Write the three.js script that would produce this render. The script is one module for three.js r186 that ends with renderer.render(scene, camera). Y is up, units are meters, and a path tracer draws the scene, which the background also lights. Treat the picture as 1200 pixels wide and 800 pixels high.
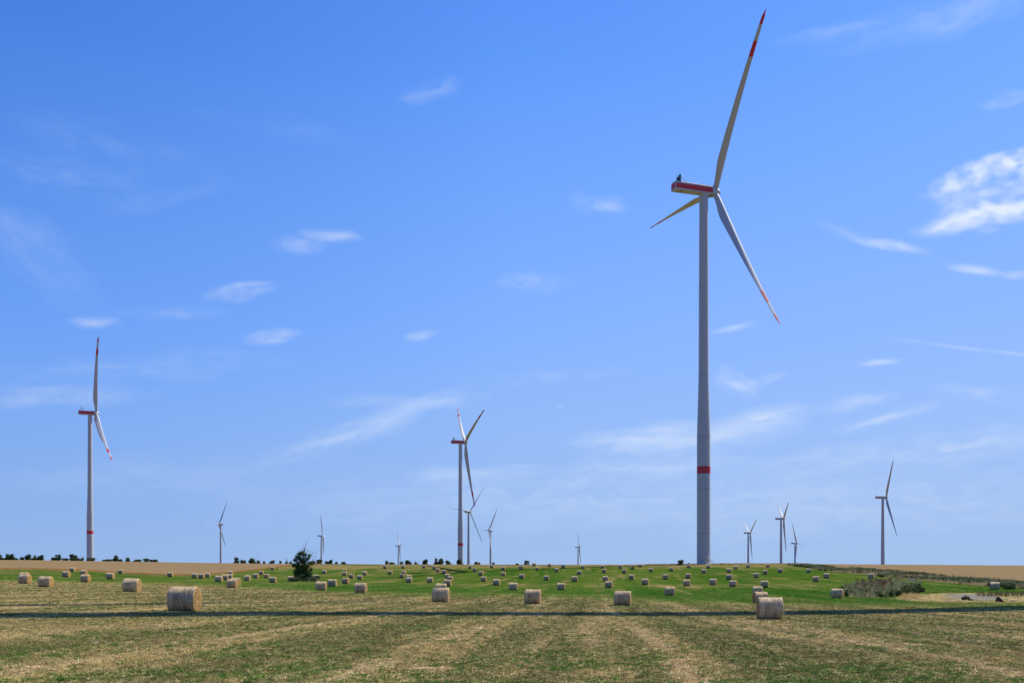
import * as THREE from 'three';
import { mergeGeometries } from 'three/addons/utils/BufferGeometryUtils.js';
import { RoundedBoxGeometry } from 'three/addons/geometries/RoundedBoxGeometry.js';

// ------------------------------------------------------------------ camera, sky, sun, exposure
const scene = new THREE.Scene();
const F = 1200, EYE_ROW = 678, EYE = 1.7;              // focal length and eye-level row in photo pixels, eye height in metres
const camera = new THREE.PerspectiveCamera(2 * Math.atan(400 / F) * 180 / Math.PI, 1.5, 0.3, 20000);
camera.position.set(0, EYE, 0);
camera.lookAt(0, EYE, -100);
camera.setViewOffset(1200, 800, 0, 400 - EYE_ROW, 1200, 800);   // a shift lens: level camera, verticals stay vertical
camera.updateProjectionMatrix();

const renderer = new THREE.WebGLRenderer({ antialias: true });
renderer.toneMapping = THREE.LinearToneMapping;
renderer.toneMappingExposure = 1.4;        // exposed for the sunlit field
renderer.shadowMap.enabled = true;

const SUN_EL = 52 * Math.PI / 180, SUN_AZ = 37 * Math.PI / 180;  // azimuth measured from +x towards -z
const sunDir = new THREE.Vector3(Math.cos(SUN_AZ) * Math.cos(SUN_EL), Math.sin(SUN_EL), -Math.sin(SUN_AZ) * Math.cos(SUN_EL));
const sun = new THREE.DirectionalLight(new THREE.Color().setRGB(1, 0.94, 0.82), 5.0);
sun.position.copy(sunDir).multiplyScalar(700).add(new THREE.Vector3(0, 0, -220));
sun.target.position.set(0, 0, -220);
sun.castShadow = true;
Object.assign(sun.shadow.camera, { left: -320, right: 320, top: 320, bottom: -320, near: 10, far: 1600 });
sun.shadow.mapSize.set(4096, 4096);
sun.shadow.bias = -0.0005;
scene.add(sun, sun.target);

// ------------------------------------------------------------------ random numbers and noise
function rng(seed) { let a = seed >>> 0; return () => { a = (a + 0x6D2B79F5) | 0; let t = Math.imul(a ^ (a >>> 15), 1 | a); t = (t + Math.imul(t ^ (t >>> 7), 61 | t)) ^ t; return ((t ^ (t >>> 14)) >>> 0) / 4294967296; }; }
function hash(ix, iy) { let h = Math.imul(ix, 374761393) ^ Math.imul(iy, 668265263); h = Math.imul(h ^ (h >>> 13), 1274126177); return ((h ^ (h >>> 16)) >>> 0) / 4294967296; }
function vnoise(x, y) {
  const ix = Math.floor(x), iy = Math.floor(y), fx = x - ix, fy = y - iy, s = fx * fx * (3 - 2 * fx), t = fy * fy * (3 - 2 * fy);
  const a = hash(ix, iy), b = hash(ix + 1, iy), c = hash(ix, iy + 1), d = hash(ix + 1, iy + 1);
  return a + (b - a) * s + (c - a + (a - b - c + d) * s) * t;
}
function fbm(x, y, o = 4) { let v = 0, a = 0.5, n = 0; for (let i = 0; i < o; i++) { v += a * vnoise(x, y); n += a; a *= 0.5; const q = x * 1.6 - y * 1.2 + 17.3; y = x * 1.2 + y * 1.6 - 9.1; x = q; } return v / n; }
const clamp = (x, a = 0, b = 1) => Math.min(b, Math.max(a, x));
const sm = (a, b, x) => { const t = clamp((x - a) / (b - a)); return t * t * (3 - 2 * t); };
const mix = (a, b, t) => a + (b - a) * t;
const mix3 = (a, b, t) => [mix(a[0], b[0], t), mix(a[1], b[1], t), mix(a[2], b[2], t)];
const s2l = (c) => c.map((v) => { v /= 255; return v <= 0.04045 ? v / 12.92 : Math.pow((v + 0.055) / 1.055, 2.4); });

// ------------------------------------------------------------------ the sky: clear summer air with thin wisps of high cloud
function makeSky() {
  const DIM = 1 / renderer.toneMappingExposure;      // the colours below are as the exposed picture shows them
  const W = 4096, H = 2048, data = new Float32Array(W * H * 4);
  // clear air by elevation (degrees) on the bearing straight ahead
  const air = [[0, s2l([162, 192, 232])], [3, s2l([157, 190, 238])], [8, s2l([149, 188, 249])], [13, s2l([135, 180, 255])], [20, s2l([117, 169, 255])], [27, s2l([96, 155, 252])], [40, s2l([66, 124, 228])], [60, s2l([46, 98, 196])], [90, s2l([38, 84, 178])]];
  const rates = [[0, [0.6, 0.4, 0.12]], [13, [2.1, 1.15, 0.4]], [27, [3.0, 1.95, 1.3]], [45, [2.0, 1.4, 0.9]], [90, [1.2, 0.8, 0.5]]];   // how fast it deepens away from the sun
  const table = (t, e) => { if (e <= 0) return t[0][1]; let k = 0; while (k < t.length - 2 && e > t[k + 1][0]) k++; return mix3(t[k][1], t[k + 1][1], clamp((e - t[k][0]) / (t[k + 1][0] - t[k][0]))); };
  // wisps: direction of the centre as tangents right and up of straight ahead (in photo pixels), half length, half width, turn, strength, raggedness
  const wisps = [
    [1196, 192, 50, 13, 10, 0.95, 1.25], [1150, 200, 42, 11, 16, 0.9, 1.25], [1118, 212, 26, 14, 8, 0.5, 1.3], [1150, 226, 56, 10, 4, 0.5, 1.1], [1172, 252, 76, 13, 6, 1.0, 1.1], [1118, 263, 40, 9, 10, 0.75, 1.0], [1215, 238, 60, 14, 8, 0.8, 1.2],
    [1250, 205, 70, 30, 8, 0.8, 1], [1180, 115, 30, 8, 15, 0.28, 1],
    [1085, 22, 130, 20, 13, 0.11, 0.6], [1140, 8, 80, 22, 20, 0.16, 0.7], [975, 36, 60, 7, 10, 0.16, 0.7],
    [1043, 288, 38, 5.5, -10, 0.5, 0.8], [1000, 275, 40, 6, -20, 0.14, 0.9], [1146, 316, 30, 5, -9, 0.5, 0.7], [1192, 323, 16, 5, -4, 0.55, 0.7],
    [860, 383, 26, 4, 14, 0.30, 0.8], [866, 448, 24, 12, -18, 0.42, 0.9], [890, 446, 30, 5, 14, 0.3, 0.8], [1032, 424, 24, 3.4, 7, 0.45, 0.6], [1160, 411, 70, 1.6, -6.5, 0.42, 0.5], [1070, 400, 40, 1.6, -5, 0.14, 0.5],
    [895, 490, 62, 14, 10, 0.42, 0.8], [765, 514, 84, 17, 5, 0.42, 0.6], [840, 510, 90, 18, 6, 0.28, 0.7], [760, 546, 100, 18, 6, 0.26, 0.7], [1040, 490, 60, 7, 15, 0.36, 0.8], [1010, 470, 40, 9, 14, 0.24, 0.9], [1120, 525, 110, 18, 6, 0.26, 0.8], [1150, 462, 50, 8, -4, 0.2, 1], [960, 540, 90, 14, 4, 0.18, 0.8],
    [460, 488, 82, 12, 20, 0.20, 0.6], [395, 512, 90, 14, 14, 0.2, 0.8], [520, 470, 50, 9, 12, 0.2, 0.8], [515, 556, 34, 10, 2, 0.28, 0.8], [590, 552, 50, 10, 6, 0.26, 0.8], [440, 470, 60, 8, 3, 0.12, 0.8],
    [282, 342, 38, 9, 8, 0.38, 0.8], [319, 393, 30, 9, 8, 0.46, 0.7], [388, 275, 32, 7, -3, 0.42, 0.7], [352, 286, 30, 10, 0, 0.22, 0.9], [110, 376, 26, 7, 0, 0.30, 0.7], [200, 366, 60, 8, 0, 0.12, 0.8],
    [508, 104, 30, 14, 12, 0.12, 1], [490, 118, 20, 6, 0, 0.16, 0.8], [704, 238, 34, 12, -6, 0.16, 1.4], [716, 240, 16, 7, -8, 0.16, 1.2], [625, 336, 40, 10, -2, 0.20, 1.1], [493, 392, 17, 6, 10, 0.38, 0.8], [656, 476, 5, 2, 0, 0.3, 0.6],
    [40, 300, 90, 26, -40, 0.075, 0.5], [20, 268, 60, 24, -20, 0.07, 0.5], [70, 205, 110, 22, -12, 0.07, 0.8], [130, 170, 120, 22, -14, 0.05, 0.8], [200, 232, 90, 10, 12, 0.05, 0.7], [330, 150, 100, 14, -10, 0.04, 0.8],
    [60, 464, 110, 12, 2, 0.18, 0.8], [160, 430, 160, 16, 3, 0.10, 0.8], [640, 585, 320, 34, 2, 0.16, 0.6], [1010, 590, 280, 34, 3, 0.17, 0.6], [200, 560, 240, 24, 1, 0.08, 0.7], [640, 440, 90, 8, 4, 0.10, 0.8],
  ].map(([x, y, a, b, t, k, rag]) => ({ x, y, a, b, c: Math.cos(-t * Math.PI / 180), s: Math.sin(-t * Math.PI / 180), k, rag }));
  const white = s2l([226, 238, 254]);
  for (let row = 0; row < H; row++) {
    const el = ((row + 0.5) / H - 0.5) * Math.PI, sy = Math.sin(el), cy = Math.cos(el), eDeg = el * 180 / Math.PI, base = table(air, eDeg), rate = table(rates, eDeg), ahead = sy * sunDir.y - cy * sunDir.z;
    for (let col = 0; col < W; col++) {
      const o = (row * W + col) * 4;
      if (eDeg < -3) { data[o] = air[0][1][0] * DIM; data[o + 1] = air[0][1][1] * DIM; data[o + 2] = air[0][1][2] * DIM; data[o + 3] = 1; continue; }
      const az = ((col + 0.5) / W - 0.5) * 2 * Math.PI, dx = Math.cos(az) * cy, dz = Math.sin(az) * cy;
      const cs = dx * sunDir.x + sy * sunDir.y + dz * sunDir.z;          // the air brightens towards the sun
      let away = ahead - cs; away = away > 0 ? 0.34 * Math.tanh(away / 0.34) : 0.5 * 0.22 * Math.tanh(away / 0.22);
      const glow = 0.16 * Math.pow(clamp((cs - 0.7) / 0.3), 2.5);
      let c = [0, 1, 2].map((i) => base[i] * Math.exp(-rate[i] * away) + glow * [1, 0.95, 0.8][i]);
      let alpha = 0;
      if (dz < -0.25) {
        const px = 600 + F * dx / -dz, py = EYE_ROW - F * sy / -dz;
        if (px > -500 && px < 1700 && py > -450) for (const w of wisps) {
          const ex = px - w.x, ey = py - w.y;
          if (Math.abs(ex) > w.a * 1.9 + 20 || Math.abs(ey) > w.a * 1.2 + w.b * 2 + 20) continue;
          const wx = (fbm(px * 0.022 + 5, py * 0.035 + w.x, 3) - 0.5) * w.b * 2.0 * w.rag, wy = (fbm(px * 0.018 + 40, py * 0.05 + w.y, 3) - 0.5) * w.b * 1.8 * w.rag;
          const lx = (ex + wx) * w.c + (ey + wy) * w.s, ly = -(ex + wx) * w.s + (ey + wy) * w.c, r2 = (lx / w.a) ** 2 + (ly / w.b) ** 2;
          if (r2 > 1.9) continue;
          const streak = fbm(lx * 0.03 + w.x, ly * 0.16 + w.y, 4), puff = fbm(lx * 0.06 + w.y, ly * 0.11 + w.x, 4);
          const n = mix(streak, puff, clamp(w.rag - 0.5));
          const body = Math.exp(-r2 * 1.25) * sm(1.9, 1.1, r2);
          alpha = 1 - (1 - alpha) * (1 - clamp(w.k * body * mix(1, sm(0.28, 0.66, n) * 1.35, 0.35 + 0.45 * w.rag)));
        } 
      }
      if (eDeg > 1 && alpha === 0 && (dz >= -0.25 || Math.abs(dx / dz) > 0.72 || eDeg > 33)) {   // the same thin wisps go on all round
        const h = 1 / (sy + 0.10), qx = dx * h, qz = dz * h, f1 = fbm(qx * 2.2 + 31, qz * 5.5 + 7, 4), m = fbm(qx * 0.9 + 3, qz * 0.9 + 60, 3);
        alpha = 0.35 * sm(0.55, 0.8, f1) * sm(0.45, 0.7, m) * sm(1, 6, eDeg);
      }
      if (alpha > 0) c = mix3(c, white, clamp(alpha));
      data[o] = c[0] * DIM; data[o + 1] = c[1] * DIM; data[o + 2] = c[2] * DIM; data[o + 3] = 1;
    }
  }
  const t = new THREE.DataTexture(data, W, H, THREE.RGBAFormat, THREE.FloatType);
  t.mapping = THREE.EquirectangularReflectionMapping; t.magFilter = THREE.LinearFilter; t.minFilter = THREE.LinearFilter; t.colorSpace = THREE.LinearSRGBColorSpace; t.needsUpdate = true;
  return t;
}
const skyTexture = makeSky();
scene.background = skyTexture; scene.environment = skyTexture;

// ------------------------------------------------------------------ terrain: a gentle hollow that rises to a crest about 430 m away
const ZK = [8, 16, 28, 42, 56, 72, 92, 118, 150, 190, 240, 300, 360, 430];
const UK = [-.62, -.5, -.38, -.25, -.12, 0, .12, .25, .38, .5, .62];
const HK = [
  [0, 0, 0, 0, 0, 0, 0, 0, 0, 0, 0], [0, 0, 0, 0, 0, 0, 0, 0, 0, 0, 0],
  [.09, .06, .03, 0, -.03, -.06, -.09, -.11, -.13, -.15, -.16], [.26, .18, .1, .02, -.08, -.17, -.26, -.32, -.37, -.4, -.43],
  [.46, .33, .19, .04, -.12, -.28, -.44, -.57, -.62, -.66, -.69], [.67, .5, .31, .09, -.15, -.38, -.57, -.72, -.81, -.86, -.9],
  [.92, .7, .47, .16, -.15, -.45, -.66, -.82, -.92, -.96, -.97], [1.27, .92, .58, .24, -.11, -.42, -.66, -.81, -.86, -.83, -.78],
  [1.81, 1.32, .87, .46, .07, -.25, -.45, -.53, -.47, -.34, -.22], [2.7, 2.04, 1.41, .84, .39, .12, .07, .18, .39, .59, .76],
  [4.09, 3.08, 2.07, 1.23, .85, .85, 1.12, 1.5, 1.81, 1.99, 2.14], [5.91, 4.64, 3.33, 2.18, 1.9, 2.36, 2.96, 3.38, 3.63, 3.75, 3.81],
  [7.7, 6.66, 5.48, 4.41, 4.11, 4.53, 5.02, 5.32, 5.45, 5.45, 5.44], [9.66, 9.65, 8.91, 8.08, 7.61, 7.5, 7.53, 7.93, 7.65, 7.29, 7.29]];
for (const [z, drop] of [[520, 1.3], [700, 1.9]]) { ZK.push(z); HK.push(HK[13].map((h) => EYE + (h - EYE) / 430 * z - drop)); }
for (const [z, k] of [[1000, 0.6], [1700, 0], [3000, 0], [12000, 0]]) { ZK.push(z); HK.push(HK[13].map((h) => h * k)); }
const LK = ZK.map(Math.log);
const cub = (a, b, c, d, t) => b + 0.5 * t * (c - a + t * (2 * a - 5 * b + 4 * c - d + t * (3 * (b - c) + d - a)));
function terrain(X, Z) {
  const z = Math.max(8.01, -Z), u = clamp(X / z, -0.62, 0.62), l = Math.min(Math.log(z), LK[LK.length - 1] - 1e-6);
  let i = 0; while (i < LK.length - 2 && l > LK[i + 1]) i++;
  let j = 0; while (j < UK.length - 2 && u > UK[j + 1]) j++;
  const t = (l - LK[i]) / (LK[i + 1] - LK[i]), q = (u - UK[j]) / (UK[j + 1] - UK[j]);
  const line = (k) => { const r = HK[clamp(k, 0, HK.length - 1)], n = r.length - 1; return cub(r[Math.max(0, j - 1)], r[j], r[j + 1], r[Math.min(n, j + 2)], q); };
  return cub(line(i - 1), line(i), line(i + 1), line(i + 2), t);
}
// the point of the ground that a photo pixel looks at
function ground(px, py) {
  const u = (px - 600) / F, v = (EYE_ROW - py) / F;
  let a = 9, b = 0;
  for (let z = 9; z < 445; z += 0.5) { if (terrain(u * z, -z) >= EYE + v * z) { b = z; break; } a = z; }
  if (!b) { let best = 1e9, at = 430; for (let z = 380; z < 445; z += 1) { const e = EYE + v * z - terrain(u * z, -z); if (e < best) { best = e; at = z; } } return new THREE.Vector3(u * at, terrain(u * at, -at), -at); }
  for (let k = 0; k < 14; k++) { const m = (a + b) / 2; if (terrain(u * m, -m) >= EYE + v * m) b = m; else a = m; }
  return new THREE.Vector3(u * b, terrain(u * b, -b), -b);
}
// field borders as tables of (bearing, distance)
function border(list) { const t = list.map(([x, y]) => { const p = ground(x, y); return [p.x / -p.z, -p.z]; }); return (u) => { if (u <= t[0][0]) return t[0][1]; for (let k = 0; k < t.length - 1; k++) if (u < t[k + 1][0]) return mix(t[k][1], t[k + 1][1], (u - t[k][0]) / (t[k + 1][0] - t[k][0])); return t[t.length - 1][1]; }; }
const greenFrom = border([[0, 680], [100, 681.5], [200, 684], [300, 688], [400, 694.5], [500, 697], [600, 698], [700, 701], [800, 705], [900, 707.5], [1000, 708.5], [1100, 708.5], [1200, 708]]);
const tanLeft = border([[-100, 667], [0, 667.4], [50, 667.6], [100, 669.2], [150, 672], [200, 674.2], [240, 673.8], [270, 671], [300, 668], [335, 663.8], [365, 661.8]]);
const vergeFrom = border([[925, 662.6], [945, 665], [960, 668], [1000, 672], [1050, 678], [1100, 682], [1150, 686], [1200, 690], [1300, 697]]);
const tanRight = border([[925, 661.6], [945, 661.8], [960, 662.8], [1000, 666], [1050, 669.8], [1100, 675], [1150, 680], [1200, 684], [1300, 691]]);
const dryFrom = border([[330, 668], [380, 666.5], [420, 667], [500, 666.6], [600, 664.8], [700, 664.6], [800, 663.8], [900, 664.2], [960, 662]]);
const padPoly = [[1052, 703], [1062, 697], [1092, 695], [1120, 694.4], [1160, 694.8], [1200, 696.5], [1300, 700], [1300, 711], [1200, 707], [1150, 706.6], [1100, 706], [1070, 705]].map(([x, y]) => { const p = ground(x, y); return [p.x, p.z]; });
const gravelPoly = [[1106, 697], [1130, 695.8], [1160, 697], [1178, 701], [1172, 703], [1140, 702.2], [1120, 700]].map(([x, y]) => { const p = ground(x, y); return [p.x, p.z]; });
function inside(poly, x, y) { let r = false; for (let i = 0, j = poly.length - 1; i < poly.length; j = i++) { const [a, b] = poly[i], [c, d] = poly[j]; if ((b > y) !== (d > y) && x < (c - a) * (y - b) / (d - b) + a) r = !r; } return r; }

// what grows at a place: shares of green meadow, dry crest, tan fields, verge, bare pad
function zone(X, Z) {
  const z = Math.max(1, -Z), u = X / z, n = fbm(X * 0.09 + 3, Z * 0.09, 3) - 0.5, n2 = fbm(X * 0.35 + 20, Z * 0.35, 3) - 0.5;
  const g0 = greenFrom(u) + n * 16 + n2 * 7;
  let green = sm(-20, 22, z - g0 + (fbm(rowPos(X, Z) * 0.7 + 90, Z * 0.05, 3) - 0.5) * 26), dry = 0, tan = 0, verge = 0, pad = 0, gravel = 0;
  if (u < -0.19) tan = sm(-0.6, 0.6, z - tanLeft(u) - n2 * 2);
  else if (u > 0.27) { tan = sm(-0.8, 0.8, z - tanRight(u) - n2 * 3); verge = (1 - tan) * sm(-0.8, 0.8, z - vergeFrom(u) - n2 * 3); }
  if (u > -0.23 && u < 0.3) dry = (1 - tan) * sm(-14, 8, z - dryFrom(u) - n * 50);
  if (u > 0.34 && z > 90 && z < 150) {
    if (inside(padPoly, X + n2 * 3, Z + n2 * 7)) pad = 1;
    if (inside(gravelPoly, X + n2 * 1.5, Z + n2 * 4)) gravel = 1;
  }
  return { green, dry, tan, verge, pad, gravel };
}
const rowPos = (X, Z) => X + 0.075 * Z;                      // position across the mown rows, which run slightly to the right
function strawRow(X, Z) { const r = rowPos(X, Z) - 1.7 + (fbm(Z * 0.08, 4, 2) - 0.5) * 0.7, k = r / 6 - Math.round(r / 6); return Math.exp(-((k * 6) ** 2) / 0.07) * sm(0.34, 0.58, fbm(X * 0.5 + 9, Z * 0.16, 3)); }
const C = { straw: [.350, .275, .118], olive: [.168, .150, .052], green: [.085, .115, .022], pale: [.46, .35, .19], meadow: [.048, .106, .016], meadow2: [.082, .132, .024], dry: [.25, .19, .09], tan: [.265, .185, .115], tanEdge: [.36, .24, .11], verge: [.115, .11, .052], soil: [.31, .225, .13], gravel: [.25, .235, .225] };
function groundColor(X, Z, q = zone(X, Z)) {
  const r = rowPos(X, Z), big = fbm(X * 0.12 + 50, Z * 0.12, 3), fine = fbm(X * 1.3, Z * 1.3 + 8, 3), along = fbm(r * 0.9 + 70, Z * 0.035, 4), streak = fbm(r * 2.4 + 15, Z * 0.10, 3);
  const lane = Math.cos((r - 1.7) / 6 * 2 * Math.PI) * 0.5 + (Math.cos((r - 0.4) / 2 * 2 * Math.PI) + Math.cos(r / 0.75 * 2 * Math.PI) * 0.5) * 0.42 * sm(0.3, 0.6, fbm(X * 0.2 + 2, Z * 0.05, 2));      // swaths of the mower and wheel tracks
  let c = mix3(C.olive, C.straw, clamp(0.5 + lane * 0.55 + (along - 0.5) * 2.0 + (streak - 0.5) * 1.5));
  c = mix3(c, C.green, 0.35 * sm(0.54, 0.78, fine * 0.55 + big * 0.45));
  c = mix3(c, C.pale, clamp(0.7 * strawRow(X, Z) + 0.5 * sm(0.60, 0.78, fbm(r * 1.1 + 33, Z * 0.06 + 12, 3))));
  if (q.green > 0) {
    const strip = fbm(r * 0.22 + 11, Z * 0.012, 3), dryline = sm(0.56, 0.70, fbm(r * 0.55 + 40, Z * 0.02 + 5, 3)) * sm(0.42, 0.6, big), across = sm(0.66, 0.76, fbm(X * 0.02 + 8, Z * 0.16, 3));
    let g = mix3(C.meadow, C.meadow2, clamp(0.5 + (strip - 0.5) * 3.6 + (streak - 0.5) * 0.8));
    g = mix3(g, C.dry, 0.75 * dryline + 0.5 * across);
    g = g.map((v) => v * (0.74 + 0.52 * fine));
    c = mix3(c, g, q.green);
  }
  if (q.dry > 0) c = mix3(c, mix3(C.dry, [.15, .15, .05], sm(0.45, 0.65, fbm(X * 0.07, Z * 0.12, 3))), q.dry * 0.9);
  if (q.verge > 0) c = mix3(c, mix3(C.verge, C.dry, sm(0.5, 0.7, fine)), q.verge);
  if (q.pad > 0) c = mix3(C.soil, C.pale, sm(0.4, 0.7, fbm(X * 0.8, Z * 0.5, 3)));
  if (q.gravel > 0) c = C.gravel.map((v) => v * (0.9 + 0.2 * fine));
  if (q.tan > 0) {
    const u = X / Math.max(1, -Z), edge = u < 0 ? sm(17, 4, -Z - tanLeft(u)) : sm(5, 1, -Z - tanRight(u)) * 0.6;
    const f2 = 0.94 + 0.12 * fbm(X * 0.03 + Z * 0.05, Z * 0.25, 3);
    c = mix3(c, mix3(C.tan, C.tanEdge, edge * 0.8).map((v) => v * f2), q.tan);
  }
  return c;
}
// ------------------------------------------------------------------ computed textures
function strokeTexture(W, H, count, { len = [10, 40], angle = 0, spread = Math.PI, lo = 0.45, hi = 1.0, base = 0.6, seed = 1, tint = [1, 1, 1], tint2 = [1, 1, 1], wide = 1, mottle = 0, mx = 0.006, my = 0.05 }) {
  const r = rng(seed), v = new Float32Array(W * H).fill(base), t = new Float32Array(W * H).fill(0.5);
  for (let n = 0; n < count; n++) {
    let x = r() * W, y = r() * H; const L = mix(len[0], len[1], r() * r()), a = angle + (r() - 0.5) * 2 * spread, dx = Math.cos(a), dy = Math.sin(a), val = mix(lo, hi, r()), tt = r(), bend = (r() - 0.5) * 0.02;
    for (let k = 0; k < L; k++) {
      const e = a + bend * k; x += Math.cos(e); y += Math.sin(e);
      for (let w = 0; w < wide; w++) { const i = ((Math.floor(y + w) % H + H) % H) * W + ((Math.floor(x) % W + W) % W); v[i] = val; t[i] = tt; }
    }
  }
  if (mottle) for (let i = 0; i < W * H; i++) { const x = i % W, y = (i - x) / W, q = x / W, e = sm(0.85, 1, q), n = mix(fbm(x * mx + seed, y * my, 4), fbm((x - W) * mx + seed, y * my, 4), e); v[i] *= 1 + (n - 0.5) * 2 * mottle; }
  const rgb = new Uint8Array(W * H * 4), gray = new Uint8Array(W * H * 4);
  for (let i = 0; i < W * H; i++) { for (let c = 0; c < 3; c++) { rgb[i * 4 + c] = clamp(v[i] * mix(tint[c], tint2[c], t[i])) * 255; gray[i * 4 + c] = clamp(v[i]) * 255; } rgb[i * 4 + 3] = gray[i * 4 + 3] = 255; }
  const make = (d, srgb) => { const x = new THREE.DataTexture(d, W, H); x.wrapS = x.wrapT = THREE.RepeatWrapping; x.magFilter = THREE.LinearFilter; x.minFilter = THREE.LinearMipmapLinearFilter; x.generateMipmaps = true; if (srgb) x.colorSpace = THREE.SRGBColorSpace; x.needsUpdate = true; return x; };
  return { color: make(rgb, true), height: make(gray, false) };
}
// ------------------------------------------------------------------ helpers for things and parts
const names = {};
function numbered(n) { names[n] = (names[n] ?? -1) + 1; return names[n] ? n + '_' + String(names[n]).padStart(3, '0') : n; }
function tag(o, label, category, group, kind) { o.userData = { ...o.userData, label, category }; if (group) o.userData.group = group; if (kind) o.userData.kind = kind; return o; }
function mesh(name, geometry, material, parent) { const m = new THREE.Mesh(geometry, material); m.name = name; m.castShadow = m.receiveShadow = true; if (parent) parent.add(m); return m; }
function thing(name, label, category, group) { const g = new THREE.Group(); g.name = numbered(name); tag(g, label, category, group); scene.add(g); return g; }
function place(proto, label, group) { const c = proto.clone(); c.name = numbered(proto.userData.kindName); tag(c, label, proto.userData.category, group); scene.add(c); return c; }
const std = (r, g, b, rough = 0.8, more = {}) => new THREE.MeshPhysicalMaterial({ specularIntensity: rough > 0.7 ? 0.15 : 1, color: new THREE.Color().setRGB(r, g, b), roughness: rough, ...more });
function geo(pos, idx, uv, col) { const g = new THREE.BufferGeometry(); g.setAttribute('position', new THREE.Float32BufferAttribute(pos, 3)); if (uv) g.setAttribute('uv', new THREE.Float32BufferAttribute(uv, 2)); if (col) g.setAttribute('color', new THREE.Float32BufferAttribute(col, 3)); g.setIndex(idx); g.computeVertexNormals(); return g; }
const box = (x, y, z, w, h, d) => { const g = new THREE.BoxGeometry(w, h, d); g.translate(x, y, z); return g; };
function rod(a, b, r, n = 6, r2 = r) { const A = new THREE.Vector3(...a), B = new THREE.Vector3(...b), d = B.clone().sub(A), g = new THREE.CylinderGeometry(r2, r, d.length(), n); g.applyQuaternion(new THREE.Quaternion().setFromUnitVectors(new THREE.Vector3(0, 1, 0), d.clone().normalize())); g.translate(...A.add(B).multiplyScalar(0.5).toArray()); return g; }

// ------------------------------------------------------------------ the ground: one sheet to the horizon
{
  const ang = [], N = 760, half = 0.86;
  for (let k = 0; k <= N; k++) ang.push(-half + 2 * half * k / N);
  for (let k = 1; k < 60; k++) ang.push(half + (2 * Math.PI - 2 * half) * k / 60);
  const rad = [0.5]; { let r = 3; while (r < 470) { rad.push(r); r *= r < 14 ? 1.06 : 1.0092; } while (r < 14000) { rad.push(r); r *= 1.12; } }
  const pos = [], col = [], uv = [], idx = [], n = ang.length;
  for (const r of rad) for (const a of ang) {
    const X = Math.sin(a) * r, Z = -Math.cos(a) * r;
    let y = terrain(X, Z);
    if (r < 120) y += (fbm(X * 1.1, Z * 1.1, 3) - 0.5) * 0.07;
    pos.push(X, y, Z); uv.push(X / 2.6, Z / 2.6);
    const c = groundColor(X, Z); col.push(c[0] * 1.35, c[1] * 1.35, c[2] * 1.35);
  }
  for (let i = 0; i < rad.length - 1; i++) for (let j = 0; j < n; j++) { const k = (j + 1) % n, a = i * n + j, b = i * n + k, c = a + n, d = b + n; idx.push(a, b, c, b, d, c); }
  const t = strokeTexture(1024, 1024, 34000, { len: [8, 46], lo: 0.62, hi: 1.0, base: 0.72, seed: 5, tint: [1, 0.97, 0.92], tint2: [0.96, 1, 0.9] });
  const g = mesh('ground', geo(pos, idx, uv, col), new THREE.MeshPhysicalMaterial({ vertexColors: true, roughness: 1, specularIntensity: 0, map: t.color, bumpMap: t.height, bumpScale: 0.012 }), scene);
  g.userData.kind = 'structure';
}
// ------------------------------------------------------------------ wind turbines
const paint = std(.42, .42, .43, 0.45), concrete = std(.40, .40, .40, 0.8), bladePaint = std(.41, .42, .45, 0.4), red = std(.50, .018, .030, 0.5), dark = std(.03, .035, .045, 0.5), seam = std(.30, .30, .31, 0.7), greyPaint = std(.40, .40, .42, 0.5);
function section(r, R, old) {                      // chord, thickness, twist and forward bend of a blade at the share r of its length
  const chordMax = old ? 0.062 * R : 0.060 * R, root = old ? 0.040 * R : 0.034 * R;
  const k = sm(0.02, 0.2, r), chord = mix(root, chordMax, k) * (r < 0.2 ? 1 : mix(1, 0.27, Math.pow((r - 0.2) / 0.8, 0.92))) * (r > 0.96 ? mix(1, 0.12, (r - 0.96) / 0.04) : 1);
  const thick = mix(root, chord * mix(0.30, 0.16, r), sm(0.02, 0.22, r));
  return { chord, thick, twist: mix(100, 84, sm(0.1, 0.9, r)) * Math.PI / 180, k, bend: old ? 0 : 0.042 * R * r * r };
}
function loft(R, from, to, steps, old, cap) {
  const M = 16, pos = [], idx = [];
  for (let i = 0; i <= steps; i++) {
    const r = mix(from, to, i / steps), s = section(r, R, old), c = Math.cos(s.twist), n = Math.sin(s.twist);
    for (let j = 0; j < M; j++) {
      const a = j / M * 2 * Math.PI, round = [Math.cos(a) * 0.5, Math.sin(a) * 0.5], t = (1 - Math.cos(a)) / 2, foil = [0.32 - t, Math.sign(Math.sin(a)) * Math.abs(Math.sin(a)) * 0.5 * (1.25 - 0.9 * t)];
      const zc = mix(round[0], foil[0], s.k) * s.chord, xc = mix(round[1], foil[1], s.k) * s.thick;
      pos.push(xc * c + zc * n + s.bend, r * R, -xc * n + zc * c);
    }
  }
  for (let i = 0; i < steps; i++) for (let j = 0; j < M; j++) { const k = (j + 1) % M, a = i * M + j, b = i * M + k; idx.push(a, b, a + M, b, b + M, a + M); }
  if (cap) { const c = pos.length / 3, s = section(1, R, old); pos.push(s.bend, R * 1.002, 0); for (let j = 0; j < M; j++) idx.push(steps * M + j, steps * M + (j + 1) % M, c); }
  return geo(pos, idx);
}
const bladeCache = {};
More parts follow.
